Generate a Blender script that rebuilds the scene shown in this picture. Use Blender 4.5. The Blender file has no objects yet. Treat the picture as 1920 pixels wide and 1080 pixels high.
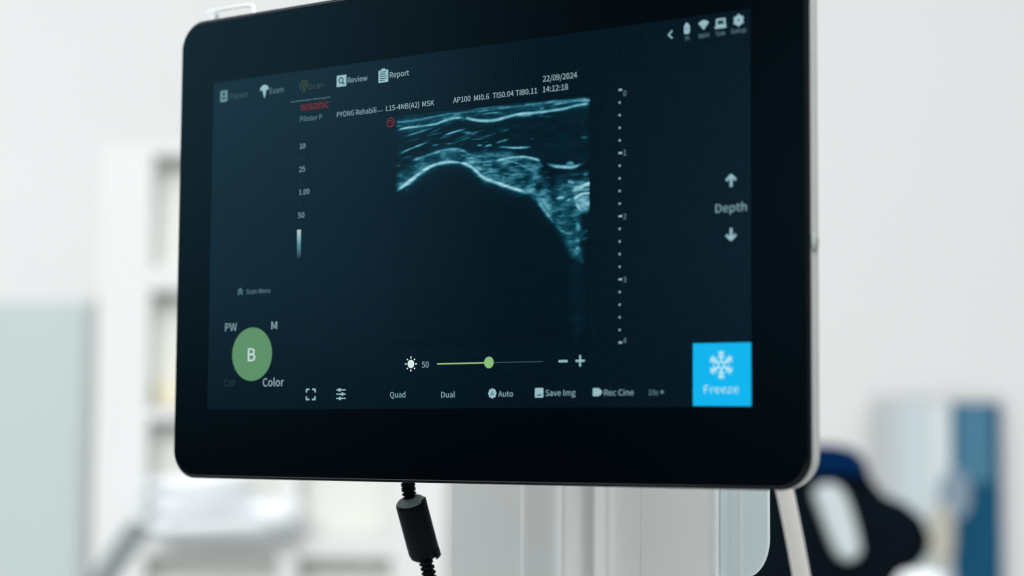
import bpy, bmesh, math, random
import numpy as np
from mathutils import Vector, Matrix
random.seed(7); rng = np.random.default_rng(11)
S = bpy.context.scene
PI = math.pi

# ------------------------------------------------------------------ camera
FPX = 3611.05                      # focal length in pixels of a 1920 wide picture
PIT, YAW, ROLL = 0.0814, 0.60975, -0.00704
ZM = 1.15                          # height of the screen centre above the floor
CAM = np.array([0.53204, -0.71472, -0.10062 + ZM])
def _rot(p, y, r):
    c, s = math.cos, math.sin
    Rx = np.array([[1,0,0],[0,c(p),-s(p)],[0,s(p),c(p)]])
    Rz = np.array([[c(y),-s(y),0],[s(y),c(y),0],[0,0,1]])
    Ry = np.array([[c(r),0,s(r)],[0,1,0],[-s(r),0,c(r)]])
    return Rz @ Rx @ Ry
R = _rot(PIT, YAW, ROLL)           # columns: right, forward, up
cd = bpy.data.cameras.new('camera'); cam = bpy.data.objects.new('camera', cd)
S.collection.objects.link(cam); S.camera = cam
M = Matrix([[R[i][0], R[i][2], -R[i][1]] for i in range(3)]).to_4x4()
M.translation = Vector(CAM); cam.matrix_world = M
cd.sensor_width = 36; cd.lens = FPX / 1920 * 36
cd.clip_start = 0.02; cd.clip_end = 60
cd.dof.use_dof = True; cd.dof.aperture_fstop = 4.3; cd.dof.aperture_blades = 9

def ray(px, py):
    return R @ np.array([(px - 960) / FPX, 1, -(py - 540) / FPX])
def on_y(px, py, Y=0.0):           # point of the pixel's ray on the plane y = Y
    d = ray(px, py); t = (Y - CAM[1]) / d[1]
    return CAM + t * d
def at_z(px, py, z):               # point at depth z along the optical axis
    return CAM + z * ray(px, py)
FW = np.array([-math.sin(YAW), math.cos(YAW), 0]); RT = np.array([math.cos(YAW), math.sin(YAW), 0])
def room(px, py, D):               # point on the upright plane D metres ahead -> (sideways, height)
    d = ray(px, py); t = D / (d @ FW)
    p = CAM + t * d
    return (p - CAM) @ RT, p[2]
ROOM = Matrix.Translation((CAM[0], CAM[1], 0)) @ Matrix.Rotation(YAW, 4, 'Z')   # local x sideways, y ahead, z up
fp = on_y(805, 440)
cd.dof.focus_distance = float((fp - CAM) @ R[:, 1])

# ------------------------------------------------------------------ world: unseen pale surround, shaped to put a dim teal gradient into the glass
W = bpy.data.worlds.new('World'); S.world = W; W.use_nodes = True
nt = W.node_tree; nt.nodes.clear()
def N(t, **k):
    n = nt.nodes.new(t)
    for a, b in k.items(): setattr(n, a, b)
    return n
def math_(op, a, b=None, clamp=False):
    n = N('ShaderNodeMath', operation=op, use_clamp=clamp)
    for i, v in enumerate((a, b)):
        if v is None: continue
        if isinstance(v, (int, float)): n.inputs[i].default_value = v
        else: nt.links.new(v, n.inputs[i])
    return n.outputs[0]
def ramp(v, stops):
    n = N('ShaderNodeValToRGB'); cr = n.color_ramp; cr.interpolation = 'EASE'
    while len(cr.elements) < len(stops): cr.elements.new(0.5)
    for e, (p, c) in zip(cr.elements, stops): e.position = p; e.color = (c, c, c, 1)
    nt.links.new(v, n.inputs[0]); return n.outputs[0]
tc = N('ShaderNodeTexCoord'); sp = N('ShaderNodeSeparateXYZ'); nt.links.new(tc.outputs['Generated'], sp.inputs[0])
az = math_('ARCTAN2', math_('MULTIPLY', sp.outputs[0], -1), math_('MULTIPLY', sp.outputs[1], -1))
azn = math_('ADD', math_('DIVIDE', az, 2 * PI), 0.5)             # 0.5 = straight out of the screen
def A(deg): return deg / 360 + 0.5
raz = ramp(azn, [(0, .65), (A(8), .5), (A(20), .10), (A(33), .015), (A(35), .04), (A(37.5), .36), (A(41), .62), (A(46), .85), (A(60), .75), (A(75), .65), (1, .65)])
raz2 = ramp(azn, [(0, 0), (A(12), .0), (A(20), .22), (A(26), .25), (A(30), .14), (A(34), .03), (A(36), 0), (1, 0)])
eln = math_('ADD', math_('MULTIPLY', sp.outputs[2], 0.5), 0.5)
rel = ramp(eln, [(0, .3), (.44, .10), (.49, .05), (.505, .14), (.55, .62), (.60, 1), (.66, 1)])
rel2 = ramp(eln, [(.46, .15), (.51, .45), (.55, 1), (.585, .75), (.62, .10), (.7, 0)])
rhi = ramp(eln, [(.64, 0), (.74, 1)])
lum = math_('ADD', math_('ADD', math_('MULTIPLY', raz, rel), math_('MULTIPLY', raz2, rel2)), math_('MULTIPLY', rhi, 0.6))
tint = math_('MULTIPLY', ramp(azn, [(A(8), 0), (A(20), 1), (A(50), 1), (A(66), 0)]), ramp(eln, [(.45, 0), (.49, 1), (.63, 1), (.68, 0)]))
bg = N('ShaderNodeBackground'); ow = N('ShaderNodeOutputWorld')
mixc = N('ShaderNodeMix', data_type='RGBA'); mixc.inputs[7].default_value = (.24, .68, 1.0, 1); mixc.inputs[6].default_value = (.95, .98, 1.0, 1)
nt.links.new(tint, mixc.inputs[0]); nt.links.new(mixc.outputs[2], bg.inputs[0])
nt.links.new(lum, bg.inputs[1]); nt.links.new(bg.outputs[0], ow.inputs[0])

# ------------------------------------------------------------------ lamps
def area(name, loc, target, sx, sy, power, col):
    l = bpy.data.lights.new(name, 'AREA'); l.shape = 'RECTANGLE'; l.size = sx; l.size_y = sy; l.energy = power; l.color = col
    o = bpy.data.objects.new(name, l); S.collection.objects.link(o); o.location = loc
    o.rotation_euler = (Vector(target) - Vector(loc)).to_track_quat('-Z', 'Y').to_euler(); return o
def rl(x, y, z): return tuple(ROOM @ Vector((x, y, z)))
area('overhead_fill', rl(0.3, 0.2, 3.1), rl(0.1, 2.4, 0.9), 2.6, 1.6, 37, (.98, .99, 1))  # unseen overhead area light, added to top up the walls
area('overhead_fill', rl(-1.0, -1.4, 2.9), rl(0.1, 1.0, 1.0), 1.6, 1.2, 122, (.98, .985, .985))  # front fill added above and behind the camera, brightens the stand column
area('left_fill', rl(-3.2, 2.7, 1.9), rl(0.2, 1.2, 1.0), 1.6, 1.6, 24, (.93, .98, 1))  # unseen soft light added from the left, brings out the fluting
S.view_settings.view_transform = 'Standard'; S.view_settings.look = 'None'
S.view_settings.exposure = 0.0; S.view_settings.gamma = 1.0
S.render.engine = 'CYCLES'; S.render.resolution_x = 1024; S.render.resolution_y = 576
S.cycles.filter_width = 1.15; S.cycles.max_bounces = 8; S.cycles.sample_clamp_indirect = 4

# ------------------------------------------------------------------ materials
def mat(name, col, rough=.5, spec=.5, metal=0, noise=0, nscale=20, bump=0, bscale=200, emit=None, estr=1, trans=0, ior=1.45, coat=0):
    m = bpy.data.materials.new(name); m.use_nodes = True; t = m.node_tree; b = t.nodes['Principled BSDF']
    b.inputs['Base Color'].default_value = (*col, 1); b.inputs['Roughness'].default_value = rough
    b.inputs['Specular IOR Level'].default_value = spec; b.inputs['Metallic'].default_value = metal
    b.inputs['Transmission Weight'].default_value = trans; b.inputs['IOR'].default_value = ior
    b.inputs['Coat Weight'].default_value = coat
    co = t.nodes.new('ShaderNodeTexCoord')
    if noise:
        n = t.nodes.new('ShaderNodeTexNoise'); n.inputs['Scale'].default_value = nscale; n.inputs['Detail'].default_value = 5
        r = t.nodes.new('ShaderNodeMapRange'); r.inputs['To Min'].default_value = 1 - noise; r.inputs['To Max'].default_value = 1 + noise
        x = t.nodes.new('ShaderNodeVectorMath'); x.operation = 'SCALE'; x.inputs[0].default_value = col
        t.links.new(co.outputs['Object'], n.inputs['Vector']); t.links.new(n.outputs['Fac'], r.inputs['Value'])
        t.links.new(r.outputs[0], x.inputs['Scale']); t.links.new(x.outputs[0], b.inputs['Base Color'])
    if bump:
        n = t.nodes.new('ShaderNodeTexNoise'); n.inputs['Scale'].default_value = bscale; n.inputs['Detail'].default_value = 3
        u = t.nodes.new('ShaderNodeBump'); u.inputs['Strength'].default_value = bump; u.inputs['Distance'].default_value = .001
        t.links.new(co.outputs['Object'], n.inputs['Vector']); t.links.new(n.outputs['Fac'], u.inputs['Height']); t.links.new(u.outputs[0], b.inputs['Normal'])
    if emit:
        b.inputs['Emission Color'].default_value = (*emit, 1); b.inputs['Emission Strength'].default_value = estr
    return m
WALL = mat('wall_paint', (.755, .76, .755), .85, .2, noise=.015, nscale=3)
WALLS = mat('wall_paint_side', (.80, .81, .81), .85, .2, noise=.015, nscale=3)
FLOOR = mat('vinyl_floor', (.42, .43, .42), .5, .4, noise=.06, nscale=8)
SHELL = mat('white_shell_plastic', (.45, .47, .455), .42, .4, noise=.05, nscale=60, bump=.12, bscale=900)
GLASS = mat('black_cover_glass', (.0001, .0006, .0012), .09, .5, bump=.05, bscale=2500)
RIM = mat('black_rim_plastic', (.003, .006, .009), .5, .12, bump=.05, bscale=1500)
STEEL = mat('stand_paint', (.88, .87, .86), .38, .4, noise=.02, nscale=12, bump=.06, bscale=700)
STEEL2 = mat('stand_gloss_paint', (.88, .89, .88), .3, .5, bump=.04, bscale=600)
ACRYL = mat('pale_blue_plastic', (.74, .84, .87), .35, .5, noise=.01)
EDGE = mat('white_edge_strip', (.85, .87, .86), .4, .5)
CLEAR = mat('clear_plastic', (.80, .83, .83), .15, .5, trans=.55)
BLACKP = mat('black_cable_plastic', (.0008, .0022, .0035), .55, .05, noise=.2, nscale=90, bump=.08, bscale=1200)
FERR = mat('ferrite_plastic', (.0012, .0030, .0048), .45, .06, noise=.25, nscale=120, bump=.06, bscale=1800)
FTOP = mat('ferrite_cap_lit', (.12, .155, .16), .5, .3, noise=.3, nscale=200)  # paler than the core: light on its top face put into the colour
WCORD = mat('white_cord_rubber', (.66, .64, .61), .5, .4)
CHB = mat('black_upholstery', (.003, .006, .010), .95, .03, noise=.2, nscale=30)
CHBL = mat('navy_blue_upholstery', (.0008, .017, .065), .95, .03, noise=.15, nscale=30)
CHW = mat('pale_upholstery', (.52, .58, .59), .5, .4, noise=.05, nscale=20)
CHROME = mat('chair_metal', (.5, .5, .5), .3, .5, metal=1)
FROST = mat('frosted_panel', (.475, .54, .54), .45, .4, noise=.02, nscale=5)
WHITEL = mat('white_laminate', (.70, .71, .705), .5, .4, noise=.01)
SHBACK = mat('beige_shelf_back', (.78, .79, .74), .7, .3, noise=.03, nscale=6)
TOWEL = mat('white_cotton', (.80, .82, .84), .95, .1, noise=.04, nscale=40, bump=.4, bscale=150)
CREAM = mat('cream_card', (.78, .74, .56), .7, .2)
GREYR = mat('grey_rod_plastic', (.20, .225, .23), .5, .4)
P1 = mat('poster_pale_blue', (.57, .65, .68), .6, .3, noise=.04, nscale=4)
P2 = mat('poster_blue', (.010, .080, .155), .9, .05, noise=.12, nscale=3)
P3 = mat('poster_pink', (.24, .31, .38), .6, .3)
P4 = mat('poster_tan', (.50, .48, .41), .6, .3, noise=.1, nscale=9)
P5 = mat('poster_light_blue', (.075, .20, .30), .9, .05, noise=.08, nscale=3)
P6 = mat('poster_off_white', (.66, .72, .74), .7, .2)
P7 = mat('poster_grey', (.52, .56, .58), .7, .2)
FRG = mat('grey_frame', (.55, .56, .56), .5, .4)

def ui(name, col, s=1.0):          # a lit area of the display
    return mat(name, (.002, .004, .006), .25, .35, emit=col, estr=s)
U_TXT = ui('ui_text', (0.234, 0.390, 0.445))
U_TXTB = ui('ui_text_bright', (0.302, 0.446, 0.490))
U_DIM = ui('ui_text_dim', (0.043, 0.109, 0.142))
U_MID = ui('ui_text_grey', (0.111, 0.230, 0.289))
U_FAINT = ui('ui_text_faint', (.012, .035, .045))
U_OLIVE = ui('ui_olive', (.050, .085, .055))
U_ICON = ui('ui_icon', (0.295, 0.492, 0.541))
U_ICOND = ui('ui_icon_dim', (0.136, 0.281, 0.315))
U_WHITE = ui('ui_white', (.66, .80, .82))
U_DARK = ui('ui_dark', (.006, .028, .042))
U_GREEN = ui('ui_green', (.105, .27, .125))
U_GREEN2 = ui('ui_light_green', (.24, .50, .17))
U_LINE = ui('ui_slider_line', (.26, .44, .17))
U_RED = ui('ui_red', (.24, .024, .030))
U_RED2 = ui('ui_red_ring', (.20, .026, .032))
U_BLUE = ui('ui_freeze_blue', (.0, .45, .84))
U_FRZ = ui('ui_freeze_white', (.46, .80, .88))

# display panel: dark navy glow with fine pixel grain
SCR = mat('display_panel', (.0002, .0010, .0018), .11, .8)
t = SCR.node_tree; b = t.nodes['Principled BSDF']
co = t.nodes.new('ShaderNodeTexCoord'); n = t.nodes.new('ShaderNodeTexNoise'); n.inputs['Scale'].default_value = 1900; n.inputs['Detail'].default_value = 2
r = t.nodes.new('ShaderNodeMapRange'); r.inputs['From Min'].default_value = .25; r.inputs['From Max'].default_value = .75
r.inputs['To Min'].default_value = .0; r.inputs['To Max'].default_value = 2.0
t.links.new(co.outputs['Object'], n.inputs['Vector']); t.links.new(n.outputs['Fac'], r.inputs['Value'])
b.inputs['Emission Color'].default_value = (.0008, .0050, .0100, 1)
t.links.new(r.outputs[0], b.inputs['Emission Strength'])
# scan image: emission from a per-vertex echo strength
SCN = mat('scan_display', (.0002, .0010, .0018), .11, .75)
t = SCN.node_tree; b = t.nodes['Principled BSDF']
at = t.nodes.new('ShaderNodeAttribute'); at.attribute_name = 'echo'
t.links.new(at.outputs['Color'], b.inputs['Emission Color']); b.inputs['Emission Strength'].default_value = 1

# ------------------------------------------------------------------ object helpers
def tag(o, label, cat, group=None):
    o['label'] = label; o['category'] = cat
    if group: o['group'] = group
    return o
def thing(name, loc, label, cat, rz=0, group=None):
    o = bpy.data.objects.new(name, None); S.collection.objects.link(o); o.location = loc; o.rotation_euler = (0, 0, rz)
    o.empty_display_size = .05
    return tag(o, label, cat, group)
def obj(name, verts, faces, m, parent=None, smooth=False, world=True, bevel=0, seg=3, sub=0, mi=None):
    """verts in world space (world=True) or in the parent's space"""
    me = bpy.data.meshes.new(name)
    vs = [tuple(map(float, v)) for v in verts]
    me.from_pydata(vs, [], [tuple(f) for f in faces]); me.update()
    for q in (m if isinstance(m, (list, tuple)) else [m]): me.materials.append(q)
    if mi is not None:
        for p, k in zip(me.polygons, mi): p.material_index = k
    o = bpy.data.objects.new(name, me); S.collection.objects.link(o)
    if parent:
        o.parent = parent
        if world:
            mw = Matrix.Identity(4); p = parent; chain = []
            while p: chain.append(p); p = p.parent
            for p in reversed(chain): mw = mw @ Matrix.LocRotScale(p.location, p.rotation_euler, p.scale)
            me.transform(mw.inverted())
    bm = bmesh.new(); bm.from_mesh(me); bmesh.ops.recalc_face_normals(bm, faces=bm.faces) if not name.startswith('_') else None
    bm.to_mesh(me); bm.free()
    if smooth:
        for p in me.polygons: p.use_smooth = True
    if bevel:
        md = o.modifiers.new('bevel', 'BEVEL'); md.width = bevel; md.segments = seg; md.limit_method = 'ANGLE'; md.angle_limit = .6
    if sub:
        md = o.modifiers.new('subdivision', 'SUBSURF'); md.levels = sub; md.render_levels = sub
    return o
def box(x0, x1, y0, y1, z0, z1):
    v = [(x, y, z) for x in (x0, x1) for y in (y0, y1) for z in (z0, z1)]
    f = [(0,1,3,2), (4,6,7,5), (0,4,5,1), (2,3,7,6), (0,2,6,4), (1,5,7,3)]
    return v, f
def merge(*parts):
    V, F = [], []
    for v, f in parts:
        k = len(V); V += list(v); F += [tuple(i + k for i in q) for q in f]
    return V, F
def rrect(l, r_, b_, t_, rad, n=10):
    pts = []
    for cx, cz, a0 in ((r_ - rad, t_ - rad, 0), (l + rad, t_ - rad, PI/2), (l + rad, b_ + rad, PI), (r_ - rad, b_ + rad, 1.5*PI)):
        for i in range(n + 1):
            a = a0 + i / n * PI / 2; pts.append((cx + rad * math.cos(a), cz + rad * math.sin(a)))
    return pts
def loft(rings, cap0=True, cap1=True):
    n = len(rings[0]); V = [p for r_ in rings for p in r_]; F = []
    for k in range(len(rings) - 1):
        for i in range(n):
            j = (i + 1) % n; F.append((k*n + i, k*n + j, (k+1)*n + j, (k+1)*n + i))
    if cap0: F.append(tuple(range(n - 1, -1, -1)))
    if cap1: F.append(tuple((len(rings) - 1) * n + i for i in range(n)))
    return V, F
def catmull(P, k=8):
    P = [np.array(p, float) for p in P]; Q = [2*P[0] - P[1]] + P + [2*P[-1] - P[-2]]; out = []
    for i in range(1, len(Q) - 2):
        for j in range(k):
            t_ = j / k; a, b_, c, d = Q[i-1], Q[i], Q[i+1], Q[i+2]
            out.append(.5 * (2*b_ + (c - a)*t_ + (2*a - 5*b_ + 4*c - d)*t_*t_ + (3*b_ - a - 3*c + d)*t_**3))
    out.append(P[-1]); return out
def tube(P, rad, n=20):
    P = [np.array(p, float) for p in P]; rings = []; u = None
    for i, p in enumerate(P):
        lo, hi = max(i-1, 0), min(i+1, len(P)-1)
        while np.linalg.norm(P[hi] - P[lo]) < 1e-7 and (hi < len(P)-1 or lo > 0): lo, hi = max(lo-1, 0), min(hi+1, len(P)-1)
        d = P[hi] - P[lo]; d /= np.linalg.norm(d) + 1e-12
        if u is None:
            u = np.cross(d, [0, 1, 0.13]); 
        u = u - (u @ d) * d; u /= np.linalg.norm(u); w = np.cross(d, u)
        r_ = rad[i] if hasattr(rad, '__len__') else rad
        rings.append([tuple(p + r_ * (math.cos(a) * u + math.sin(a) * w)) for a in np.linspace(0, 2*PI, n, endpoint=False)])
    return loft(rings)
def prism(poly, y0, y1):           # polygon in (x, z) extruded along y
    return loft([[(x, y0, z) for x, z in poly], [(x, y1, z) for x, z in poly]])
def rw(vf):                        # room space -> world
    v, f = vf; return [tuple(ROOM @ Vector(tuple(map(float, p)))) for p in v], f
def rbox(px0, px1, py0, py1, D, th):     # box whose front face fills that rectangle at distance D
    x0, z1 = room(px0, py0, D); x1, z0 = room(px1, py1, D)
    return box(x0, x1, D, D + th, z0, z1)

# ------------------------------------------------------------------ setting
def struct(name, vf, m):
    o = obj(name, *vf, m); o['kind'] = 'structure'; return o
struct('floor', rw(box(-5, 5, -2.0, 4.2, -.1, 0)), FLOOR)
struct('wall', rw(box(-5, 5, 4.2, 4.3, 0, 3.4)), WALL)

# ------------------------------------------------------------------ background furniture
def rthing(name, px, D, label, cat):
    x, _ = room(px, 700, D); p = ROOM @ Vector((x, D, 0)); return thing(name, tuple(p), label, cat, YAW)
# frosted cabinet on the left
t_ = rthing('storage_cabinet', 60, 3.5, 'pale blue-green frosted cabinet standing left of the white shelves', 'cabinet')
x0, zt = room(-260, 585, 3.5); x1, _ = room(168, 585, 3.5); _, zt = room(60, 556, 3.5)
obj('body', *rw(box(x0 - .02, x1 + .0, 3.52, 3.95, .05, zt)), WHITEL, t_)
xm = x0 + (x1 - x0) * .38
obj('door', *rw(box(x0, xm - .003, 3.5, 3.518, .08, zt - .01)), FROST, t_)
obj('door', *rw(box(xm + .003, x1 - .006, 3.5, 3.518, .08, zt - .01)), FROST, t_)
# shelf unit
D = 3.4
t_ = rthing('shelf_unit', 500, D, 'tall white open shelf unit with beige backs behind the monitor', 'shelves')
def X(px): return room(px, 800, D)[0]
def Z(py, px=500): return room(px, py, D)[1]
xl, xr = X(178), X(838); post = [(178, 276), (525, 560), (738, 838)]
zt = Z(268, 300)
for i, (a, b_) in enumerate(post):
    obj('upright', *rw(box(X(a), X(b_), D, D + .08, 0, zt)), WHITEL, t_)
for py, th in ((278, 22), (520, 46), (776, 22), (1022, 40), (1290, 40)):
    for a, b_ in ((276, 525), (560, 738)):
        h = th / 1060
        obj('shelf', *rw(box(X(a) , X(b_), D + .002, D + .078, Z(py, 300) - h/2, Z(py, 300) + h/2)), WHITEL, t_)
obj('back_panel', *rw(box(xl + .01, xr - .01, D + .08, D + .09, .02, zt - .005)), SHBACK, t_)
# things on the shelves
def blob(pxc, pyc, rx, rz, D_, dy, rough=.12, n=24, m_=14, seed=0):
    rg = np.random.default_rng(seed); cx, cz = room(pxc, pyc, D_); sx = rx / FPX * D_; sz = rz / FPX * D_
    ph = rg.uniform(0, 6, 6); rings = []
    for j in range(m_ + 1):
        th = PI * (.02 + .96 * j / m_); ring = []
        for i in range(n):
            a = 2*PI*i/n; k = 1 + rough * (math.sin(3*a + ph[0] + 2*th) + .6*math.sin(5*a + ph[1]) * math.sin(3*th + ph[2]))
            e = abs(math.sin(th)) ** .6
            ring.append((cx + sx * k * e * math.cos(a), D_ + dy * k * e * math.sin(a), cz + sz * math.cos(th) * (1 + .3*rough*math.sin(2*a + ph[3]))))
        rings.append(ring)
    return loft(rings)
for k, (cx, cy, rx, rz, lab) in enumerate([
        (420, 985, 150, 24, 'wide folded white towel at the bottom of the towel pile'),
        (400, 947, 128, 22, 'crumpled white towel in the middle of the towel pile'),
        (380, 912, 100, 20, 'smaller white towel on top of the towel pile'),
        (520, 962, 52, 28, 'bunched white towel lying at the right end of the pile')]):
    v, f = rw(blob(cx, cy, rx, rz, D - .02, .10, .10, seed=k))
    tag(obj('towel', v, f, TOWEL, smooth=True), lab, 'towel', 'white towels on the shelf')
tag(obj('storage_box', *rw(rbox(296, 372, 715, 764, D + .03, .1)), CREAM, bevel=.004), 'cream coloured box on the shelf left of the monitor', 'box')
# grey rod lower left
p0 = ROOM @ Vector((room(262, 985, 3.0)[0], 3.0, room(262, 985, 3.0)[1])); p1 = ROOM @ Vector((room(120, 1190, 2.9)[0], 2.9, room(120, 1190, 2.9)[1]))
v, f = tube([p0, p0 + (p1 - p0)*.04, p0 + (p1 - p0)*.96, p1], [.012, .019, .019, .019])
tag(obj('trolley_handle', v, f, GREYR, smooth=True), 'slanting dark grey handle below the frosted cabinet edge', 'handle')

# poster on the right
t_ = rthing('wall_poster', 1765, 4.1, 'wall poster with pale left side and blue right side', 'poster')
def pr(px0, px1, py0, py1, D_, th): return rw(rbox(px0, px1, py0, py1, D_, th))
obj('poster_frame', *pr(1640, 1893, 742, 1400, 4.14, .03), FRG, t_)
obj('pale_print', *pr(1652, 1790, 756, 1390, 4.13, .012), P1, t_)
obj('blue_print', *pr(1786, 1884, 756, 1390, 4.128, .012), P2, t_)
obj('white_print', *pr(1742, 1787, 756, 1390, 4.127, .01), P6, t_)
obj('grey_print', *pr(1652, 1692, 756, 1390, 4.127, .01), P7, t_)
obj('light_print', *pr(1792, 1862, 760, 905, 4.125, .012), P5, t_)
def pell(cx, cy, rx, ry, D_):
    return rw(prism([(room(cx + rx*math.cos(a), cy + ry*math.sin(a), D_)) for a in np.linspace(0, 2*PI, 28, endpoint=False)], D_, D_ + .006))
obj('pink_print', *pell(1790, 928, 30, 48, 4.120), P3, t_)
obj('tan_print', *pell(1766, 1005, 24, 62, 4.112), P4, t_)

# padded chair on the right
D = 2.9
t_ = rthing('padded_chair', 1540, D, 'black and navy padded chair with a pale stripe on its back', 'chair')
def cp(pts): return [room(a, b_, D) for a, b_ in pts]
sh = [(1330, 1300), (1330, 930), (1370, 870), (1430, 842), (1500, 832), (1568, 833), (1606, 842), (1626, 862), (1638, 898), (1662, 928),
      (1704, 946), (1736, 974), (1750, 1012), (1745, 1046), (1720, 1068), (1690, 1090), (1690, 1300)]
obj('backrest', *rw(prism(cp(sh), D, D + .11)), CHB, t_, bevel=.018, seg=4)
obj('headrest', *rw(prism(cp([(1400, 895), (1400, 852), (1450, 840), (1520, 836), (1575, 838), (1610, 850), (1622, 872), (1626, 893), (1580, 890), (1520, 890)]), D - .02, D + .05)), CHBL, t_, bevel=.006)
obj('pale_stripe', *rw(prism(cp([(1522, 922), (1532, 909), (1552, 906), (1570, 911), (1583, 930), (1594, 960), (1605, 1000), (1611, 1030), (1603, 1045), (1586, 1052), (1571, 1046), (1559, 1025), (1546, 990), (1531, 950)]), D - .025, D + .03)), CHW, t_, bevel=.006)
cx = room(1540, 1000, D)[0]; zb = room(1540, 1300, D)[1]
obj('seat', *rw(box(cx - .24, cx + .24, D - .42, D + .04, zb - .14, zb - .02)), CHB, t_, bevel=.03)
obj('pedestal', *rw(tube([(cx, D - .19, .09), (cx, D - .19, zb - .1)], .03)), CHROME, t_)
for k in range(5):
    a = 2*PI*k/5
    obj('leg', *rw(tube([(cx, D - .19, .1), (cx + .3*math.cos(a), D - .19 + .3*math.sin(a), .04)], [.025, .015])), CHROME, t_)
v, f = rw(blob(1728, 1120, 50, 50, 2.6, .08, .03, seed=5))
tag(obj('cushion', v, f, TOWEL, smooth=True), 'white rounded cushion in front of the black chair, at its right edge', 'cushion')

# ------------------------------------------------------------------ monitor stand
YC = .125
st = thing('monitor_stand', (0.02, .2, 0), 'grey-white upright stand column behind and below the monitor', 'stand')
def xs(px): return on_y(px, 1000, YC)[0]
def top(): return ZM - .02
# fluted column cross-section: (pixel x, depth offset towards the viewer)
prof = [(845, .0), (976, .0), (979, .0), (983, .0040), (990, .0085), (998, .0100), (1008, .0098), (1030, .0088), (1048, .0086), (1060, .0105), (1070, .0160),
        (1082, .0225), (1092, .0265), (1099, .0265), (1105, .0215), (1113, .0125), (1120, .0085), (1125, .0090), (1129, .0125), (1134, .0150), (1139, .0150), (1142, .0120), (1146, .0080), (1153, .0068), (1160, .0030), (1180, .0006), (1200, 0)]
pp = catmull([(xs(a), YC - .75*o) for a, o in prof], 5)
def extr(P, z0, z1, back):
    ring = [(p[0], p[1]) for p in P] + [(P[-1][0], back), (P[0][0], back)]
    return loft([[(a, b_, z0) for a, b_ in ring], [(a, b_, z1) for a, b_ in ring]])
obj('fluted_panel', *extr(pp, .05, top(), YC + .022), STEEL2, st, smooth=True).modifiers.new('es', 'EDGE_SPLIT').split_angle = .7
obj('column', *box(xs(1200) , xs(1337), YC + .0003, YC + .022, .05, top()), STEEL, st, bevel=.0006)
obj('edge_strip', *box(xs(1337), xs(1343), YC - .0007, YC + .02, .05, top()), EDGE, st)
# pale side plate with a rounded lower corner
def pl(px, py): q = on_y(px, py, YC + .003); return (q[0], q[2])
xr_ = pl(1440, 990)[0]; zb_ = pl(1400, 1083)[1]; xl_ = xs(1343) + .0002; zt_ = ZM - .02; rd = .0135
poly = [(xl_, zb_), (xr_ - rd, zb_)] + [(xr_ - rd + rd*math.sin(a), zb_ + 1.45*rd - 1.45*rd*math.cos(a)) for a in np.linspace(.1, PI/2, 14)] + [(xr_, zt_), (xl_, zt_)]
obj('side_plate', *prism(poly, YC + .003, YC + .0055), ACRYL, st, bevel=.0007)
obj('plate_rib', *box(pl(1369, 1000)[0], pl(1372, 1000)[0], YC + .0027, YC + .0029, zb_ + .001, zt_), ACRYL, st)
obj('plate_rib', *box(pl(1388, 1000)[0], pl(1393, 1000)[0], YC + .0025, YC + .0029, zb_ + .001, zt_), EDGE, st)
obj('bracket', *box(-.05, .05, .034, YC - .019, ZM - .05, ZM + .05), SHELL, st, bevel=.003)
obj('base_plate', *box(-.2, .28, -.05, .42, 0, .045), STEEL, st, bevel=.01)

# ------------------------------------------------------------------ monitor
GL, GR, GT, GB = -.17973, .18121, .11794, -.11848
H = .16786; HW = .155
mon = thing('touch_screen_monitor', (0, 0, ZM), 'black glass touch screen monitor showing an ultrasound scan', 'monitor')
def ringy(l, r_, b_, t, rad, y): return [(x, y, z + ZM) for x, z in rrect(l, r_, b_, t, rad)]
g = .0011
obj('cover_glass', *loft([ringy(GL + g + .0004, GR - g - .0004, GB + g + .0004, GT - g - .0004, .0132, 0), ringy(GL + g, GR - g, GB + g, GT - g, .0136, .0004),
                         ringy(GL + g, GR - g, GB + g, GT - g, .0136, .0016)]), GLASS, mon)
obj('rim', *loft([ringy(GL + .0003, GR - .0003, GB + .0003, GT - .0003, .0143, .0012), ringy(GL, GR, GB, GT, .0146, .0016), ringy(GL, GR, GB, GT, .0146, .0024)]), RIM, mon)
def inset(k, y): return ringy(GL + k, GR - k, GB + k, GT - k, max(.0146 - k, .004) if k < .008 else .010, y)
sh_ = obj('housing', *loft([inset(.0006, .0025), inset(.0004, .0030), inset(.0003, .005), inset(.0004, .0085), inset(.0008, .0108), inset(.003, .0128), inset(.007, .0142)] +
                     [ringy(GL + .012, GR - .012, GB + .012, GT - .012, .010, .0165), ringy(GL + .03, GR - .03, GB + .03, GT - .03, .012, .034)]), SHELL, mon, smooth=True)
sh_.modifiers.new('es', 'EDGE_SPLIT').split_angle = .9
# side button
q = on_y(1533, 453, .006)
rings = []
for j in range(9):
    a = PI * (.03 + .94 * j / 8); rings.append([(GR - .0004 + .0018*math.sin(a)*max(0, math.cos(b_)), .0058 + .0030*math.sin(a)*math.sin(b_), q[2] + .0046*math.cos(a)) for b_ in np.linspace(-PI, PI, 24, endpoint=False)])
obj('side_button', *loft(rings), mat('side_button_plastic', (.26, .28, .27), .6, .2), mon, smooth=True)
# clear loop on the top edge
l0, l1 = on_y(392, 34, .022), on_y(476, 34, .022); zt2 = on_y(450, 13, .022)[2]
hb = GT + ZM - .004
frame = [(l0[0], .022, hb), (l0[0], .022, zt2 - .0025), (l0[0] + .002, .022, zt2), (l1[0] - .004, .022, zt2), (l1[0], .022, zt2 - .003), (l1[0] + .003, .022, hb)]
obj('clear_loop', *tube(catmull(frame, 4), .0011, 10), CLEAR, mon, smooth=True)
obj('clear_loop', *box(l0[0], l0[0] + .006, .019, .024, hb, zt2 - .0012), CLEAR, mon, bevel=.001)

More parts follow.
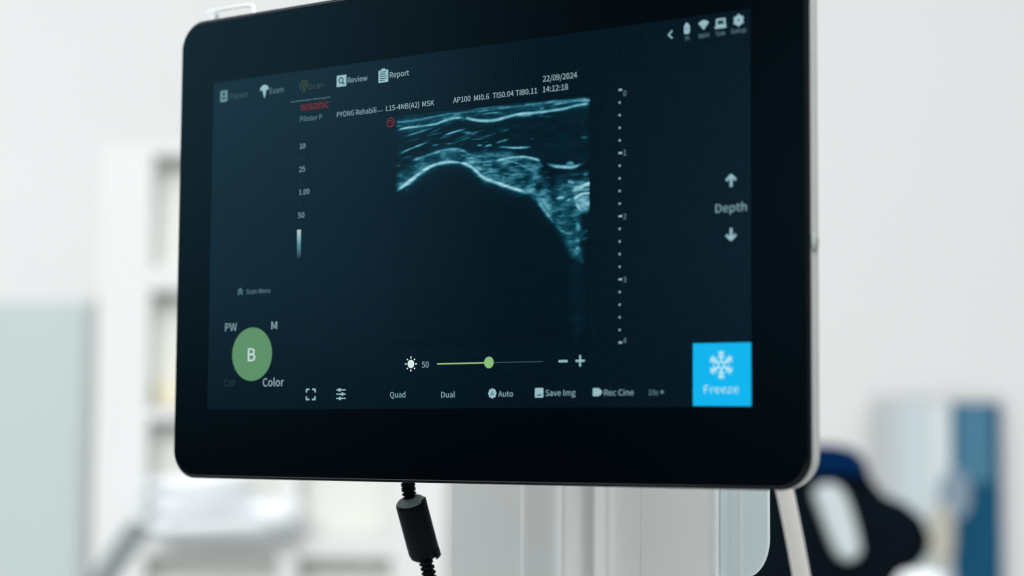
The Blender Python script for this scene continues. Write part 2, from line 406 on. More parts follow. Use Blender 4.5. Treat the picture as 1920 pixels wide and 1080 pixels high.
# the lit display
scr = obj('display', [(-HW, -.0004, ZM - H/2), (HW, -.0004, ZM - H/2), (HW, -.0004, ZM + H/2), (-HW, -.0004, ZM + H/2)], [(0, 1, 2, 3)], SCR, mon)
LAY = -.0006
def P(px, py): q_ = on_y(px, py, LAY); return q_[0], q_[2]
class Ink:
    """flat marks on the display: local units are picture pixels measured upright at the anchor"""
    def __init__(s): s.V = []; s.F = []; s.mi = []
    def anchor(s, px, py):
        s.x, s.z = P(px, py); s.k = P(px, py - 10)[1] - s.z; s.k /= 10; return s
    def poly(s, pts, m_=0, lay=0, raw=False):
        k = len(s.V); 
        s.V += [((p[0] if raw else s.x + p[0]*s.k), LAY - .00008*lay, (p[1] if raw else s.z + p[1]*s.k)) for p in pts]
        s.F.append(tuple(range(k, k + len(pts)))); s.mi.append(m_); return s
    def rect(s, x0, x1, z0, z1, m_=0, lay=0, r_=0):
        return s.poly(rrect(x0, x1, z0, z1, r_, 4) if r_ else [(x0, z0), (x1, z0), (x1, z1), (x0, z1)], m_, lay)
    def disc(s, cx, cz, r_, m_=0, lay=0, n=32, ry=None):
        return s.poly([(cx + r_*math.cos(a), cz + (ry or r_)*math.sin(a)) for a in np.linspace(0, 2*PI, n, endpoint=False)], m_, lay)
    def line(s, pts, w, m_=0, lay=0, raw=False):
        w2 = w/2 * (s.k if raw else 1)
        for (a, b_), (c, d) in zip(pts[:-1], pts[1:]):
            L = math.hypot(c - a, d - b_) or 1; nx, nz = -(d - b_)/L*w2, (c - a)/L*w2; ex, ez = (c - a)/L*w2*.3, (d - b_)/L*w2*.3
            s.poly([(a+nx-ex, b_+nz-ez), (a-nx-ex, b_-nz-ez), (c-nx+ex, d-nz+ez), (c+nx+ex, d+nz+ez)], m_, lay, raw)
        return s
    def arc(s, cx, cz, r_, a0, a1, w, m_=0, lay=0, n=16):
        for i in range(n):
            a, b_ = math.radians(a0 + (a1-a0)*i/n), math.radians(a0 + (a1-a0)*(i+1)/n)
            s.poly([(cx+(r_-w/2)*math.cos(a), cz+(r_-w/2)*math.sin(a)), (cx+(r_+w/2)*math.cos(a), cz+(r_+w/2)*math.sin(a)),
                    (cx+(r_+w/2)*math.cos(b_), cz+(r_+w/2)*math.sin(b_)), (cx+(r_-w/2)*math.cos(b_), cz+(r_-w/2)*math.sin(b_))], m_, lay)
        return s
    def done(s, name, mats): return obj('' + name, s.V, s.F, mats, scr, mi=s.mi)

# text: measured on the built-in font, fitted between two picture columns
_ref = {}
try:       # the sans face that ships inside Blender; the built-in face otherwise
    UIFONT = bpy.data.fonts.load(bpy.utils.system_resource('DATAFILES', path='fonts') + '/Noto Sans CJK Regular.woff2')
except Exception:
    UIFONT = None
def text_mesh(txt):
    c = bpy.data.curves.new('t', 'FONT'); c.body = txt; c.resolution_u = 3
    if UIFONT: c.font = UIFONT
    o = bpy.data.objects.new('t', c); S.collection.objects.link(o)
    dg = bpy.context.evaluated_depsgraph_get(); dg.update(); me = bpy.data.meshes.new_from_object(o.evaluated_get(dg))
    V = [tuple(v.co) for v in me.vertices]; F = [tuple(p.vertices) for p in me.polygons]
    bpy.data.objects.remove(o); bpy.data.curves.remove(c); bpy.data.meshes.remove(me); return V, F
capH = max(v[1] for v in text_mesh('H')[0])
def text(txt, xl, xr, yb, cap, m_, lay=1, name='screen_text'):
    V, F = text_mesh(txt); x0 = min(v[0] for v in V); x1 = max(v[0] for v in V)
    X0, Z0 = P(xl, yb); X1 = P(xr, yb)[0]; k = (P(xl, yb - cap)[1] - Z0) / capH; kx = (X1 - X0) / (x1 - x0)
    return obj(name, [(X0 + (v[0] - x0)*kx, LAY - .00008*lay, Z0 + v[1]*k) for v in V], F, m_, scr)

for a in [('Patient', 432, 465, 186.5, 10.5, U_DIM), ('Exam', 506, 532, 176, 10, U_MID), ('Scan', 580, 606, 167.5, 10, U_OLIVE), ('Review', 652, 689, 155.8, 10, U_TXT),
          ('Report', 731, 767, 146, 10.3, U_TXTB), ('Piloter P', 563, 604, 228.5, 9.5, U_MID), ('PYONG Rehabili', 632, 705.5, 219.8, 9.5, U_TXT), ('...', 708, 717.5, 209.5, 9.0, U_TXT),
          ('L15-4NB(A2)', 724, 786, 208.2, 9.6, U_TXTB), ('MSK', 792, 814, 200, 9.6, U_TXTB), ('AP100', 850, 882, 193.2, 10, U_TXTB), ('MI0.6', 889, 917, 189, 10, U_TXTB),
          ('TIS0.04', 924, 963, 184.5, 10, U_TXTB), ('TIB0.11', 967, 1007, 179.5, 10, U_TXTB), ('22/09/2024', 1018, 1082, 153.5, 10.5, U_TXTB), ('14:12:18', 1018, 1065, 173.3, 10.5, U_TXTB),
          ('10', 562, 572.5, 279.3, 9.5, U_TXT), ('25', 561, 572, 322.5, 9.7, U_TXT), ('1.00', 561, 580, 365.3, 9.7, U_TXT), ('50', 559, 570.5, 408.7, 9.7, U_TXT),
          ('Gn', 562, 574, 257, 7.5, U_FAINT), ('DR', 561, 573, 302, 7.5, U_FAINT), ('P', 560, 565, 345, 7.5, U_FAINT), ('F', 560, 565, 388, 7.5, U_FAINT),
          ('Scan Menu', 462, 507, 551.3, 8.7, U_MID), ('PW', 422.5, 444, 621, 14.5, U_TXT), ('M', 509, 519.5, 617.6, 14.5, U_TXTB), ('Color', 493, 532, 724.5, 15, U_TXTB),
          ('CW', 420, 441, 724.5, 13, U_FAINT), ('B', 465.3, 479, 677.3, 24, U_WHITE, 3), ('Quad', 731.5, 760, 745.5, 10.5, U_TXT), ('Dual', 827.5, 853, 745.3, 10.5, U_TXT),
          ('Auto', 934.5, 962, 743.8, 10.5, U_TXT), ('Save Img', 1023, 1079, 742.3, 11, U_TXT), ('Rec Cine', 1133, 1188, 741.8, 11, U_TXT), ('10s', 1216, 1234, 740.8, 10, U_MID),
          ('50', 791, 804, 689.3, 11, U_TXT), ('5%', 1284, 1293, 76, 7.5, U_MID), ('WiFi', 1310, 1330, 72, 7.5, U_MID), ('Task', 1341.5, 1360, 67.6, 8, U_MID), ('Setup', 1371, 1399, 63, 8, U_MID),
          ('Depth', 1342, 1400, 399, 15.5, U_TXT), ('Freeze', 1320.5, 1385.5, 737.5, 15, U_FRZ, 3)]:
    text(*a)
text('wisonic', 564, 617, 208, 15, U_RED, 1, 'logo_text')
for d_, yy in zip('01234', (180.3, 291.5, 411, 529.5, 643.5)): text(d_, 1168.8, 1174.5, yy, 10, U_MID, 1, 'scale_number')

# icons along the top
I = Ink().anchor(420, 180.5); I.rect(-9, 9, -10.5, 10.5, 0, 1, 2.5); I.disc(0, 4, 3.2, 1, 2).poly([(-5.5, -5.5), (5.5, -5.5), (4, -2), (-4, -2)], 1, 2); I.done('menu_icon', [U_ICOND, U_DARK])
I = Ink().anchor(496, 170); I.poly([(-11, 2), (-9, 7), (-3, 11), (4, 10.5), (9, 7), (11, 3), (8, 1), (5, 1.5), (4.2, -2), (1, -14), (0, -14), (-4, -2), (-5.5, 1.5), (-9, 0)], 0, 1); I.done('menu_icon', [U_ICON])
I = Ink().anchor(570.5, 161)
I.disc(0, 0, 2, 0, 1).line([(0, -1), (-3.5, -13)], 1.6, 0, 1).line([(0, -1), (3.5, -13)], 1.6, 0, 1).line([(-2.6, -8), (2.6, -8)], 1.2, 0, 1)
for r_ in (5.5, 10): I.arc(0, 0, r_, -35, 215, 1.7, 0, 1)
I.done('menu_icon', [U_OLIVE])
I = Ink().anchor(640.5, 151.7); I.rect(-11.5, 11.5, -10.6, 10.6, 0, 1, 1.5); I.arc(-.8, 1, 5, 0, 360, 2.2, 1, 2, 24).line([(2.8, -2.8), (6.8, -6.8)], 2.6, 1, 2); I.done('menu_icon', [U_ICON, U_DARK])
I = Ink().anchor(719, 142); I.rect(-11.5, 11.5, -12.5, 10.5, 0, 1, 1.5).rect(-5, 5, 8, 13.2, 0, 2, 1.5)
I.line([(-6.5, 8.6), (-5, 6.8), (5, 6.8), (6.5, 8.6)], 1.4, 1, 3)
for z_, w_ in ((3.2, 5), (-.8, 7.5), (-5, 7.5), (-8.6, 3)): I.line([(-7.5, z_), (w_, z_)], 1.6, 1, 3)
I.done('menu_icon', [U_ICON, U_DARK])
I = Ink().anchor(582, 186); a_ = P(544.5, 191.6); b2 = P(620, 181.3); I.line([a_, (b2[0], a_[1])], 1.0, 0, 1, True); I.done('tab_underline', [U_MID])
# status icons
I = Ink().anchor(1257, 65); I.line([(4, 7), (-4, 0), (4, -7)], 2.6, 0, 1); I.done('status_icon', [U_ICON])
I = Ink().anchor(1288, 53.5); I.rect(-6, 6, -10, 7.5, 0, 1, 3.5).rect(-3, 3, 5, 10.5, 0, 2, 2).disc(0, -1, 1.6, 1, 3, ry=2.6); I.done('status_icon', [U_ICON, U_MID])
I = Ink().anchor(1319.5, 56)
I.poly([(0, 0)] + [(15.5*math.sin(a), 18*math.cos(a)) for a in np.linspace(-.78, .78, 14)], 0, 1)
I.arc(0, 0, 10.5, 52, 128, .8, 1, 2).arc(0, 0, 6.3, 52, 128, .8, 1, 2); I.done('status_icon', [U_ICON, U_MID])
I = Ink().anchor(1351.5, 43.5); I.rect(-10, 10, -5.5, 9, 0, 1, 2).rect(-6.2, 6.2, -2.4, 5.5, 1, 2).rect(-12, 12, -9.5, -5, 0, 2, 1); I.done('status_icon', [U_ICON, U_DARK])
def gear(I, r_, n, m_=0, lay=1, amp=.13):
    return I.poly([(r_*(1 + amp*math.cos(n*a))*math.sin(a), r_*(1 + amp*math.cos(n*a))*math.cos(a)) for a in np.linspace(0, 2*PI, 96, endpoint=False)], m_, lay)
I = gear(Ink().anchor(1385, 38), 10.2, 6); I.disc(0, 0, 2.4, 1, 2); I.done('status_icon', [U_ICON, U_DARK])
# left controls
V0 = [P(557.3, 431), P(564.3, 430.6), P(564.3, 485), P(557.3, 485.6)]
GB_ = mat('ui_gain_bar', (.002, .004, .006), .25, .35); t = GB_.node_tree; b = t.nodes['Principled BSDF']
tcn = t.nodes.new('ShaderNodeTexCoord'); sx = t.nodes.new('ShaderNodeSeparateXYZ'); cr = t.nodes.new('ShaderNodeValToRGB')
cr.color_ramp.elements[0].color = (.003, .012, .02, 1); cr.color_ramp.elements[1].color = (.45, .60, .60, 1)
e = cr.color_ramp.elements.new(.5); e.color = (.09, .25, .33, 1)
t.links.new(tcn.outputs['Generated'], sx.inputs[0]); t.links.new(sx.outputs[2], cr.inputs[0]); t.links.new(cr.outputs[0], b.inputs['Emission Color']); b.inputs['Emission Strength'].default_value = 1
obj('gain_bar', [(x, LAY - .0001, z) for x, z in V0], [(0, 1, 2, 3)], GB_, scr)
I = Ink().anchor(450.7, 547)
for o_ in (-5.5, .5): I.line([(-5.5, o_), (0, o_ + 5.5), (5.5, o_)], 1.9, 0, 1)
I.done('screen_icon', [U_ICOND])
I = Ink().anchor(472.6, 664); I.disc(0, 0, 50.0, 0, 1, 72); I.done('mode_button', [U_GREEN])
I = Ink().anchor(582.8, 739.5)
for sx_ in (-1, 1):
    for sz_ in (-1, 1): I.line([(sx_*4, sz_*9.5), (sx_*10.6, sz_*9.5), (sx_*10.6, sz_*4)], 2.8, 0, 1)
I.done('screen_icon', [U_ICON])
I = Ink().anchor(639.5, 739)
for z_, k_ in ((8, -3.5), (0, 3.5), (-8, -2)): I.line([(-11, z_), (11, z_)], 2.0, 0, 1).rect(k_ - 2.4, k_ + 2.4, z_ - 3, z_ + 3, 0, 2)
I.done('screen_icon', [U_ICON])
# brightness row
I = Ink().anchor(770.6, 682.4); I.disc(0, 0, 7.8, 0, 1)
for k in range(8):
    a = k*PI/4; I.line([(10.8*math.cos(a), 10.8*math.sin(a)), (13.6*math.cos(a), 13.6*math.sin(a))] if k % 2 == 0 else [(11*math.cos(a), 11*math.sin(a)), (13*math.cos(a), 13*math.sin(a))], 2.2, 0, 1)
I.done('brightness_icon', [U_WHITE])
a_ = P(820, 682.6); b2 = P(912, 680); c2 = P(1018, 677.6); zz = (a_[1] + b2[1]) / 2
I = Ink().anchor(870, 681); I.line([(a_[0], zz), (b2[0], zz)], 2.6, 0, 1, True).line([(b2[0], zz), (c2[0], zz)], 1.0, 1, 1, True); I.done('slider_line', [U_LINE, U_DIM])
I = Ink().anchor(917, 679.6); I.disc(0, 0, 10.8, 0, 2); I.done('slider_knob', [U_GREEN2])
I = Ink().anchor(1056, 677.2); I.line([(-9.5, 0), (9.5, 0)], 4, 0, 1); I.done('minus_button', [U_ICON])
I = Ink().anchor(1088, 676.5); I.line([(-9.5, 0), (9.5, 0)], 4, 0, 1).line([(0, -9.8), (0, 9.8)], 4, 0, 2); I.done('plus_button', [U_ICON])
# bottom row icons
I = gear(Ink().anchor(923.2, 737.6), 9, 8, amp=.08); I.line([(-3, -4), (0, 4), (3, -4)], 1.2, 1, 2).line([(-1.8, -1.5), (1.8, -1.5)], 1, 1, 2); I.done('screen_icon', [U_ICON, U_DARK])
I = Ink().anchor(1011, 736.5); I.rect(-9.5, 9.5, -9, 9, 0, 1, 2).poly([(-5.5, -5.5), (-2, -2.5), (1, -4.5), (4, -1.5), (5.5, -5.5)], 1, 2); I.done('screen_icon', [U_ICON, U_DARK])
I = Ink().anchor(1120.5, 735.3); I.rect(-10.5, 3.5, -7.5, 7.5, 0, 1, 2).poly([(3, 7), (7, 5), (10.5, 0), (7, -5), (3, -7)], 0, 2); I.done('screen_icon', [U_ICON])
I = Ink().anchor(1241.5, 735); I.disc(0, 0, 3.2, 0, 1); I.done('screen_icon', [U_MID])
# depth ruler: fine dots with a dash each centimetre
I = Ink(); ys = []
for k in range(21):
    yy = 168.6 + (642.3 - 168.6) * k / 20; I.anchor(1162, yy)
    I.rect(-2.6, 5.5, -1.7, 1.7, 0, 1, 1.5) if k % 5 == 0 else I.disc(0, 0, 2.3, 1, 1, 12)
I.done('depth_ruler', [U_ICON, U_TXT])
for cy, sg in ((338.5, 1), (439.5, -1)):
    I = Ink().anchor(1371, cy); I.line([(0, -sg*11), (0, sg*6)], 5.2, 0, 1).line([(-9.5, sg*1), (0, sg*10), (9.5, sg*1)], 5.0, 0, 2); I.done('depth_arrow', [U_ICON])
# freeze button
fr = [P(1299.5, 644), P(1408.4, 642), P(1409, 761.6), P(1299.5, 761)]
obj('freeze_button', [(x, LAY - .00008, z) for x, z in fr], [(0, 1, 2, 3)], U_BLUE, scr)
I = Ink().anchor(1352.6, 684.2)
for k in range(6):
    a = k*PI/3; c_, s_ = math.cos(a), math.sin(a)
    def rt(x, z): return (x*c_ - z*s_, x*s_ + z*c_)
    I.line([rt(0, 5), rt(0, 26)], 3.6, 0, 2)
    for z_, l_ in ((12, 6), (19, 6)): I.line([rt(-l_, z_ + l_*.8), rt(0, z_), rt(l_, z_ + l_*.8)], 3, 0, 2)
    b_ = a + PI/3; I.line([rt(0, 7), (-7*math.sin(b_), 7*math.cos(b_))], 2.8, 0, 2)
I.done('snowflake_icon', [U_FRZ])
# orientation mark
I = Ink().anchor(733, 229.8); I.arc(0, 0, 8.3, 0, 360, 1.5, 0, 3, 28).arc(0, 0, 4, -60, 200, 1.5, 0, 3, 16).line([(3, -2), (3, -7)], 1.3, 0, 3); I.done('orientation_mark', [U_RED2])

# ------------------------------------------------------------------ the scan picture
NX, NZ = 330, 400
gx0, gx1 = P(740, 400)[0], P(1105, 400)[0]; gz1 = P(742, 216)[1]; gz0 = P(900, 645)[1]
xs_ = np.linspace(gx0, gx1, NX); zs_ = np.linspace(gz0, gz1, NZ); GX, GZ = np.meshgrid(xs_, zs_)
Q = np.stack([GX - CAM[0], np.full_like(GX, LAY - CAM[1]), GZ - CAM[2]], -1) @ R
px = 960 + FPX*Q[..., 0]/Q[..., 1]; py = 540 - FPX*Q[..., 2]/Q[..., 1]
def vnoise(x, y, seed):
    rg = np.random.default_rng(seed); T = rg.random((256, 256)); xi = np.floor(x).astype(int); yi = np.floor(y).astype(int)
    fx = x - xi; fy = y - yi; fx = fx*fx*(3 - 2*fx); fy = fy*fy*(3 - 2*fy)
    g_ = lambda a, b_: T[a % 256, b_ % 256]
    return (g_(xi, yi)*(1-fx) + g_(xi+1, yi)*fx)*(1-fy) + (g_(xi, yi+1)*(1-fx) + g_(xi+1, yi+1)*fx)*fy
sk = py + .09*px
n1 = vnoise(px/10, sk/2.8, 1); n2 = vnoise(px/4, sk/1.6, 2); n3 = vnoise(px/22, sk/9, 3); n4 = vnoise(px/2.2, sk/1.2, 4)
E_ = np.zeros_like(px)
def curve(pts, inten, w, fade=.32, wob=.45, halo=0):
    global E_
    C_ = np.array(catmull(pts, 6)); best = np.full(px.shape, 1e9); tt = np.zeros_like(px)
    L = len(C_) - 1
    for i in range(L):
        a, b_ = C_[i], C_[i+1]; d = b_ - a; l2 = d @ d + 1e-9
        u = np.clip(((px - a[0])*d[0] + (py - a[1])*d[1]) / l2, 0, 1)
        dd = (px - a[0] - u*d[0])**2 + (py - a[1] - u*d[1])**2
        k_ = dd < best; best = np.where(k_, dd, best); tt = np.where(k_, (i + u)/L, tt)
    d = np.sqrt(best); ends = np.clip(np.minimum(tt, 1 - tt)/fade, 0, 1)**.7 if fade else 1
    loc = (1 - wob) + wob*2*(.55*n1 + .45*n2); w = w*1.12; halo = halo + .07*inten
    ww = w*(.65 + .7*n3)*(.45 + .55*ends)
    E_ = np.maximum(E_, inten*ends*loc*np.exp(-(d/ww)**2)) + halo*ends*np.exp(-(d/(w*3.2))**2)*(.4 + n1)*.6
def fill(poly, inten, soft=5, p=1.5):
    global E_
    poly = np.array(poly, float); ins = np.zeros(px.shape, bool); best = np.full(px.shape, 1e9)
    for i in range(len(poly)):
        a, b_ = poly[i], poly[(i+1) % len(poly)]; d = b_ - a
        c_ = ((a[1] > py) != (b_[1] > py)) & (px < (b_[0]-a[0])*(py - a[1])/((b_[1]-a[1]) or 1e-9) + a[0]); ins ^= c_
        u = np.clip(((px - a[0])*d[0] + (py - a[1])*d[1])/(d @ d), 0, 1); best = np.minimum(best, (px - a[0] - u*d[0])**2 + (py - a[1] - u*d[1])**2)
    s_ = np.clip(.5 + np.where(ins, 1, -1)*np.sqrt(best)/(2*soft), 0, 1)
    E_ = E_ + inten*s_*(.50*n1 + .22*n2 + .08*n4 + .45*n3)**p*1.15
# soft tissue haze first
fill([(742, 222), (1104, 182), (1104, 200), (980, 214), (880, 224), (800, 240), (745, 250)], .24, 4)
fill([(745, 250), (870, 225), (1104, 200), (1104, 310), (1000, 296), (900, 300), (830, 300), (745, 345)], .06, 6, 1.2)
fill([(745, 325), (790, 295), (850, 280), (890, 292), (900, 320), (850, 302), (800, 315), (745, 356)], .30, 5)
fill([(865, 290), (960, 285), (1015, 305), (1000, 366), (940, 346), (890, 318)], .42, 5)
fill([(1000, 305), (1030, 345), (1030, 395), (990, 362)], .30, 6)
fill([(1000, 362), (1104, 335), (1104, 372), (1088, 400), (1092, 490), (1072, 484), (1048, 432), (1020, 392)], .36, 5)
fill([(1040, 330), (1104, 318), (1104, 345), (1040, 352)], .18, 6)
fill([(1072, 480), (1092, 480), (1092, 620), (1078, 640), (1068, 560)], .06, 8)
fill([(1084, 372), (1094, 365), (1104, 364), (1104, 394), (1094, 396), (1086, 386)], .42, 4, 1.0)
E_ *= np.where((px - 968)**2/900 + (py - 318)**2/60 < 1, .55, 1)
for a in [([(744, 219), (830, 208), (930, 196.5), (1060, 182.5)], .22, .9, .05, .2), ([(742, 229.5), (770, 226.5), (800, 221.5), (840, 214), (880, 210), (920, 206), (960, 200.5), (1010, 194), (1060, 189), (1104, 185)], .42, 2.2, .02, .6),
          ([(860, 211), (900, 204), (950, 200), (1000, 196)], .34, 2.0), ([(1040, 196), (1070, 190), (1105, 188)], .55, 2.2, 0),
          ([(744, 245), (760, 240), (790, 236.5), (815, 233), (832, 227), (850, 222), (875, 220.5)], .85, 1.7, .1, .3), ([(872, 220.5), (890, 225), (912, 226.5), (930, 225), (950, 219.5), (975, 213.5), (1000, 211.5), (1030, 208), (1060, 203), (1080, 198), (1105, 194)], .82, 2.3, .02, .35),
          ([(832, 226), (850, 219), (872, 215)], .45, 2.2), ([(962, 218), (985, 213), (1003, 214)], .65, 3.6, .3), ([(899, 214.5), (920, 212), (944, 210.5)], .75, 1.2), ([(1000, 215), (1020, 218), (1040, 218.5)], .3, 1.4),
          ([(752, 258.5), (775, 251), (795, 245), (818, 238)], .50, 1.3), ([(744, 291), (765, 281), (785, 273), (808, 264)], .72, 1.4), ([(829, 255.5), (850, 248), (877, 241)], .78, 1.4), ([(868, 250), (880, 250), (895, 252)], .40, 1.6),
          ([(808, 273), (825, 271)], .40, 1.2), ([(832, 270), (858, 268)], .38, 1.1), ([(766, 305), (790, 295), (812, 288), (835, 281.5), (858, 280), (878, 288), (890, 297)], .52, 2.5), ([(770, 303), (788, 296), (803, 291)], .5, 3.4),
          ([(742, 312), (752, 309)], .3, 1.6), ([(928, 268.5), (942, 264.5), (955, 260.5)], .65, 1.5), ([(933, 275), (965, 277), (998, 275.5)], .88, 1.6), ([(893, 273), (906, 272)], .6, 1.3), ([(908, 274), (924, 271)], .58, 1.7),
          ([(903, 287), (928, 290.5)], .45, 1.4), ([(880, 305), (905, 304), (932, 303)], .55, 1.8), ([(925, 303), (950, 297), (980, 294), (1002, 298), (1014, 303)], .85, 1.9, .1, .3), ([(870, 298), (900, 293), (925, 297)], .4, 3.5),
          ([(1024, 307), (1040, 311.5), (1060, 314), (1078, 312), (1098, 304)], .85, 2.5), ([(1060, 310), (1070, 306), (1080, 313)], .6, 3),
          ([(932, 322), (938, 310), (955, 303.5), (975, 308), (1000, 322), (1015, 334), (1026, 348)], .48, 2.6), ([(948, 322), (965, 318), (985, 328)], .30, 6), ([(955, 332), (975, 330)], .3, 4), ([(1005, 300), (1018, 316)], .3, 4),
          ([(742, 359), (755, 350), (770, 338), (790, 322.5), (810, 311), (830, 305), (850, 303.5), (868, 305.5)], .78, 3.1, .14, .35, .12), ([(858, 304), (875, 308), (890, 318), (902, 329), (912, 336), (930, 342), (950, 349.5), (970, 355.5), (992, 363)], .76, 3.0, .10, .35, .12),
          ([(898, 318), (915, 330), (930, 337)], .45, 3.5), ([(908, 312), (925, 318), (938, 316)], .55, 2), ([(920, 325), (945, 333)], .45, 2),
          ([(1063, 339), (1070, 341), (1080, 343)], .85, 2.2), ([(1078, 353), (1092, 349), (1105, 344)], .92, 3.6, 0), ([(1075, 358), (1090, 356), (1105, 354)], .6, 2.5, 0), ([(1078, 372), (1090, 364), (1105, 362)], .95, 2.2, 0),
          ([(1079, 374), (1084, 388), (1094, 397)], .9, 2.6), ([(1092, 375), (1100, 382), (1105, 380)], .7, 6, 0), ([(1090, 366), (1088, 380), (1098, 392)], .55, 5, 0), ([(1092, 330), (1104, 323)], .4, 2.2), ([(1040, 375), (1052, 370), (1060, 374)], .72, 3.2), ([(1060, 377), (1072, 372)], .7, 2), ([(1018, 368), (1035, 371)], .5, 2),
          ([(998, 364), (1008, 374), (1016, 387), (1024, 398), (1034, 412), (1041, 421)], .55, 2.6), ([(1040, 420), (1052, 432), (1068, 438), (1078, 434)], .45, 2.6), ([(1050, 400), (1062, 404)], .35, 3.5),
          ([(1079, 413), (1084, 424), (1084, 436)], .55, 4.5), ([(1080, 448), (1086, 455)], .50, 4.5), ([(1078, 462), (1088, 468)], .62, 3.6), ([(1068, 460), (1072, 474)], .3, 4), ([(1088, 258), (1104, 257)], .38, 1.4), ([(992, 260), (1004, 260)], .25, 1.4), ([(760, 358), (766, 354)], .35, 1.6)]:
    curve(*a)
rs = np.random.default_rng(21)
def streaks(n, x0, x1, yf, inten, w=(.8, 1.6), ln=(8, 26), slope=(-.25, .05)):
    global E_
    for _ in range(n):
        cx, L_ = rs.uniform(x0, x1), rs.uniform(*ln); lo, hi = yf(cx); cy = rs.uniform(lo, hi); m_ = rs.uniform(*slope); ww = rs.uniform(*w); a_ = inten*rs.uniform(.35, 1)
        u = (px - cx)/(L_/2); d = py - (cy + m_*(px - cx) + 1.2*np.sin(px/7 + cx))
        E_ = np.maximum(E_, a_*np.clip(1 - u*u, 0, 1)*np.exp(-(d/ww)**2)*(.6 + .8*n2) + E_*.0)
fasc = lambda x: np.interp(x, [742, 790, 850, 900, 950, 1000, 1104], [248, 240, 226, 230, 224, 216, 200])
low = lambda x: np.interp(x, [742, 790, 850, 900, 950, 1000, 1050, 1104], [310, 292, 276, 284, 285, 290, 300, 298])
bone = lambda x: np.interp(x, [742, 770, 790, 810, 850, 880, 910, 950, 990, 1020, 1050, 1104], [356, 336, 320, 309, 300, 308, 332, 346, 360, 390, 425, 480])
streaks(46, 745, 1100, lambda x: (fasc(x) + 3, low(x) - 3), .15)
streaks(26, 745, 960, lambda x: (fasc(x) + 4, low(x) - 2), .55, slope=(-.42, -.12), w=(.7, 1.1), ln=(14, 40))
streaks(26, 850, 1095, lambda x: (low(x) + 6, bone(x) - 6), .72, slope=(-.1, .4), w=(.8, 1.3), ln=(14, 34))
streaks(44, 745, 1100, lambda x: (fasc(x) - 22, fasc(x) - 2), .60, slope=(-.2, -.08))
streaks(46, 755, 1010, lambda x: (low(x) + 4, bone(x) - 3), .42, slope=(-.3, .45))
streaks(60, 880, 1100, lambda x: (low(x) + 14, bone(x) - 3), .50, slope=(-.2, .4), w=(1, 2.4))
streaks(24, 1015, 1100, lambda x: (360, bone(x) - 8), .55, slope=(-.3, .5), w=(1.2, 3), ln=(6, 14))
bd = py - bone(px); E_ = E_ + .10*np.exp(-np.clip(bd, 0, None)/14)*(bd > 0)*(px < 1070)*(.5 + n1)*np.clip((px - 745)/25, 0, 1)
E_ = E_*(.88 + .24*n4) + .012*n3*(py < 640)
def soften(a, ax):
    p = np.pad(a, [(1, 1) if k == ax else (0, 0) for k in (0, 1)], 'edge')
    return (np.take(p, range(0, a.shape[ax]), ax) + 2*a + np.take(p, range(2, a.shape[ax] + 2), ax))/4
for _ in range(3): E_ = soften(E_, 1)
E_ = soften(E_, 0)
top_l = 219 + (px - 744)*(180 - 219)/360
E_ = np.where(py < top_l - 1, 0, E_)
E_ = np.clip(E_, 0, 1.15)
stops = np.array([0, .08, .25, .5, .75, 1.15]); cols = np.array([[.0006, .0040, .0082], [.001, .013, .022], [.004, .062, .095], [.055, .24, .32], [.20, .45, .53], [.50, .74, .79]])
col = np.stack([np.interp(E_, stops, cols[:, i]) for i in range(3)], -1)
idx = np.arange(NX*NZ).reshape(NZ, NX)
F = np.stack([idx[:-1, :-1], idx[:-1, 1:], idx[1:, 1:], idx[1:, :-1]], -1).reshape(-1, 4)
# keep the cells under the sloping top line
me = bpy.data.meshes.new('scan_image'); me.from_pydata(np.stack([GX, np.full_like(GX, LAY), GZ - ZM], -1).reshape(-1, 3).tolist(), [], F.tolist())
ca = me.color_attributes.new('echo', 'FLOAT_COLOR', 'POINT')
ca.data.foreach_set('color', np.concatenate([col.reshape(-1, 3), np.ones((NX*NZ, 1))], 1).astype(np.float32).ravel())
me.materials.append(SCN); so = bpy.data.objects.new('scan_image', me); S.collection.objects.link(so); so.parent = scr
so.location = (0, 0, 0); me.transform(Matrix.Identity(4)); me.update()

# ------------------------------------------------------------------ black cable with ferrite core
zc = .945
c_top = at_z(764, 868, zc + .01)
cab = thing('power_cable', tuple(at_z(764, 900, zc)), 'black ribbed cable with a ferrite cylinder hanging under the monitor', 'cable')
def ribbed(pts, r0, r1, pitch):
    C_ = catmull(pts, 40); out = []; rad = []; s_ = 0; last = C_[0]
    # resample finely
    for p in C_:
        s_ += np.linalg.norm(p - last); last = p
        out.append(p); ph = (s_/pitch) % 1; rad.append(r1 if ph < .55 else r0)
    return tube(out, rad, 24)
k = zc/FPX
A0, A1 = at_z(770, 941, zc - .005), at_z(797.5, 1044, zc + .005)
obj('cord', *ribbed([at_z(764, 880, zc + .004), at_z(765, 905, zc + .002), at_z(767, 925, zc), at_z(771, 945, zc)], 10.6*k, 13.6*k, 9.0*k), BLACKP, cab)
obj('cord', *ribbed([at_z(791, 1035, zc), at_z(799, 1055, zc), at_z(804, 1075, zc), at_z(807, 1095, zc), at_z(806, 1130, zc)], 10.4*k, 13.6*k, 9.6*k), BLACKP, cab)
endp = at_z(806, 1128, zc)
obj('cord', *tube(catmull([endp, endp + [0, .01, -.08], endp + [.03, .10, -.35], endp + [.02, .2, -.7], np.array([endp[0] + .02, .30, .06])], 10), 10.5*k), BLACKP, cab, smooth=True)
ax = (A1 - A0); L = np.linalg.norm(ax); ax /= L
rf = 29.3*k
prof_ = [(-.0001, rf*.5), (0, rf*.93), (.0006, rf*.985), (.0016, rf), (L - .0035, rf), (L - .0012, rf*.93), (L - .0002, rf*.8), (L, rf*.5)]
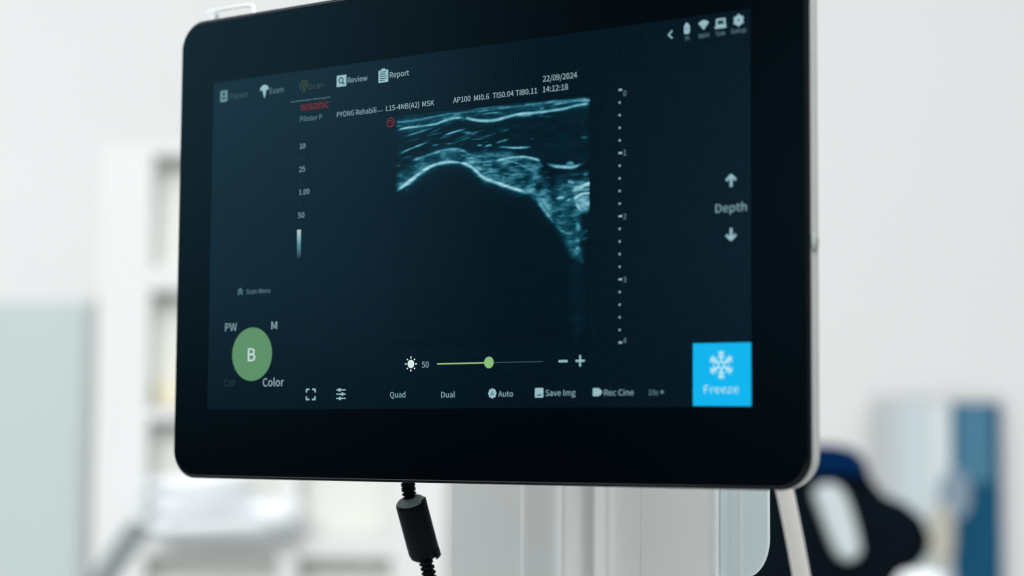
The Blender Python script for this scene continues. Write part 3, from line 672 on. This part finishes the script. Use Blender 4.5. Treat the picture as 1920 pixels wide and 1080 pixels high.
fc = obj('ferrite_core', *tube([A0 + ax*a for a, _ in prof_], [b_ for _, b_ in prof_], 48), FERR, cab, smooth=True)
fc.modifiers.new('es', 'EDGE_SPLIT').split_angle = .6
obj('core_cap', *tube([A0 - ax*.0001, A0 - ax*.0007], [rf*.90, rf*.86], 40), FTOP, fc)
# hinge ridge, latch and moulding dimples on the side towards the camera
tocam = CAM - (A0 + A1)/2; tocam -= (tocam @ ax)*ax; tocam /= np.linalg.norm(tocam); side = np.cross(ax, tocam)
if side @ R[:, 0] < 0: side = -side
def onc(ang, s_, rr=1.0): return A0 + ax*s_ + rf*rr*(math.cos(ang)*tocam + math.sin(ang)*side)
def dimple(ang, s_, r_):
    c_ = onc(ang, s_, 1.0); nrm = math.cos(ang)*tocam + math.sin(ang)*side; return tube([c_ - nrm*.0006, c_ + nrm*.00025], r_, 14)
PIT_ = mat('dimple_shadowed_plastic', (.0015, .002, .003), .8, .1)
obj('dimple', *dimple(.30, L*.155, 2.6*k), PIT_, fc)
obj('dimple', *dimple(.17, L*.86, 2.6*k), PIT_, fc)
def patch(a0, a1, s0, s1, lift):   # raised strip on the cylinder
    V, F = [], []; n = 8
    for i in range(n + 1):
        a = a0 + (a1 - a0)*i/n
        for s_, rr in ((s0, .97), (s0, 1 + lift), (s1, 1 + lift), (s1, .97)): V.append(onc(a, s_, rr))
    for i in range(n):
        for j in range(3): F.append((4*i + j, 4*i + j + 1, 4*i + 5 + j, 4*i + 4 + j))
    F += [(0, 1, 2, 3), (4*n + 3, 4*n + 2, 4*n + 1, 4*n)]
    return V, F
obj('latch', *patch(.75, 1.25, -.0018, L*.12, .05), FERR, fc)
obj('latch', *patch(.70, 1.30, L*.86, L*1.0, .05), FERR, fc)
obj('seam', *patch(.62, .68, L*.02, L*.95, .012), FERR, fc)

# ------------------------------------------------------------------ white cord behind the right corner
zw = 1.06
pts = [at_z(1455, 850, zw), at_z(1467, 900, zw), at_z(1478, 950, zw), at_z(1490, 1010, zw), at_z(1503, 1080, zw), at_z(1517, 1160, zw), at_z(1533, 1260, zw)]
e_ = pts[-1]; pts += [e_ + [.02, .05, -.2], np.array([e_[0] + .03, e_[1] + .2, .03])]
tag(obj('probe_cable', *tube(catmull(pts, 10), 16.5/FPX*zw, 24), WCORD, smooth=True), 'smooth white cord hanging behind the lower right corner of the monitor', 'cable')
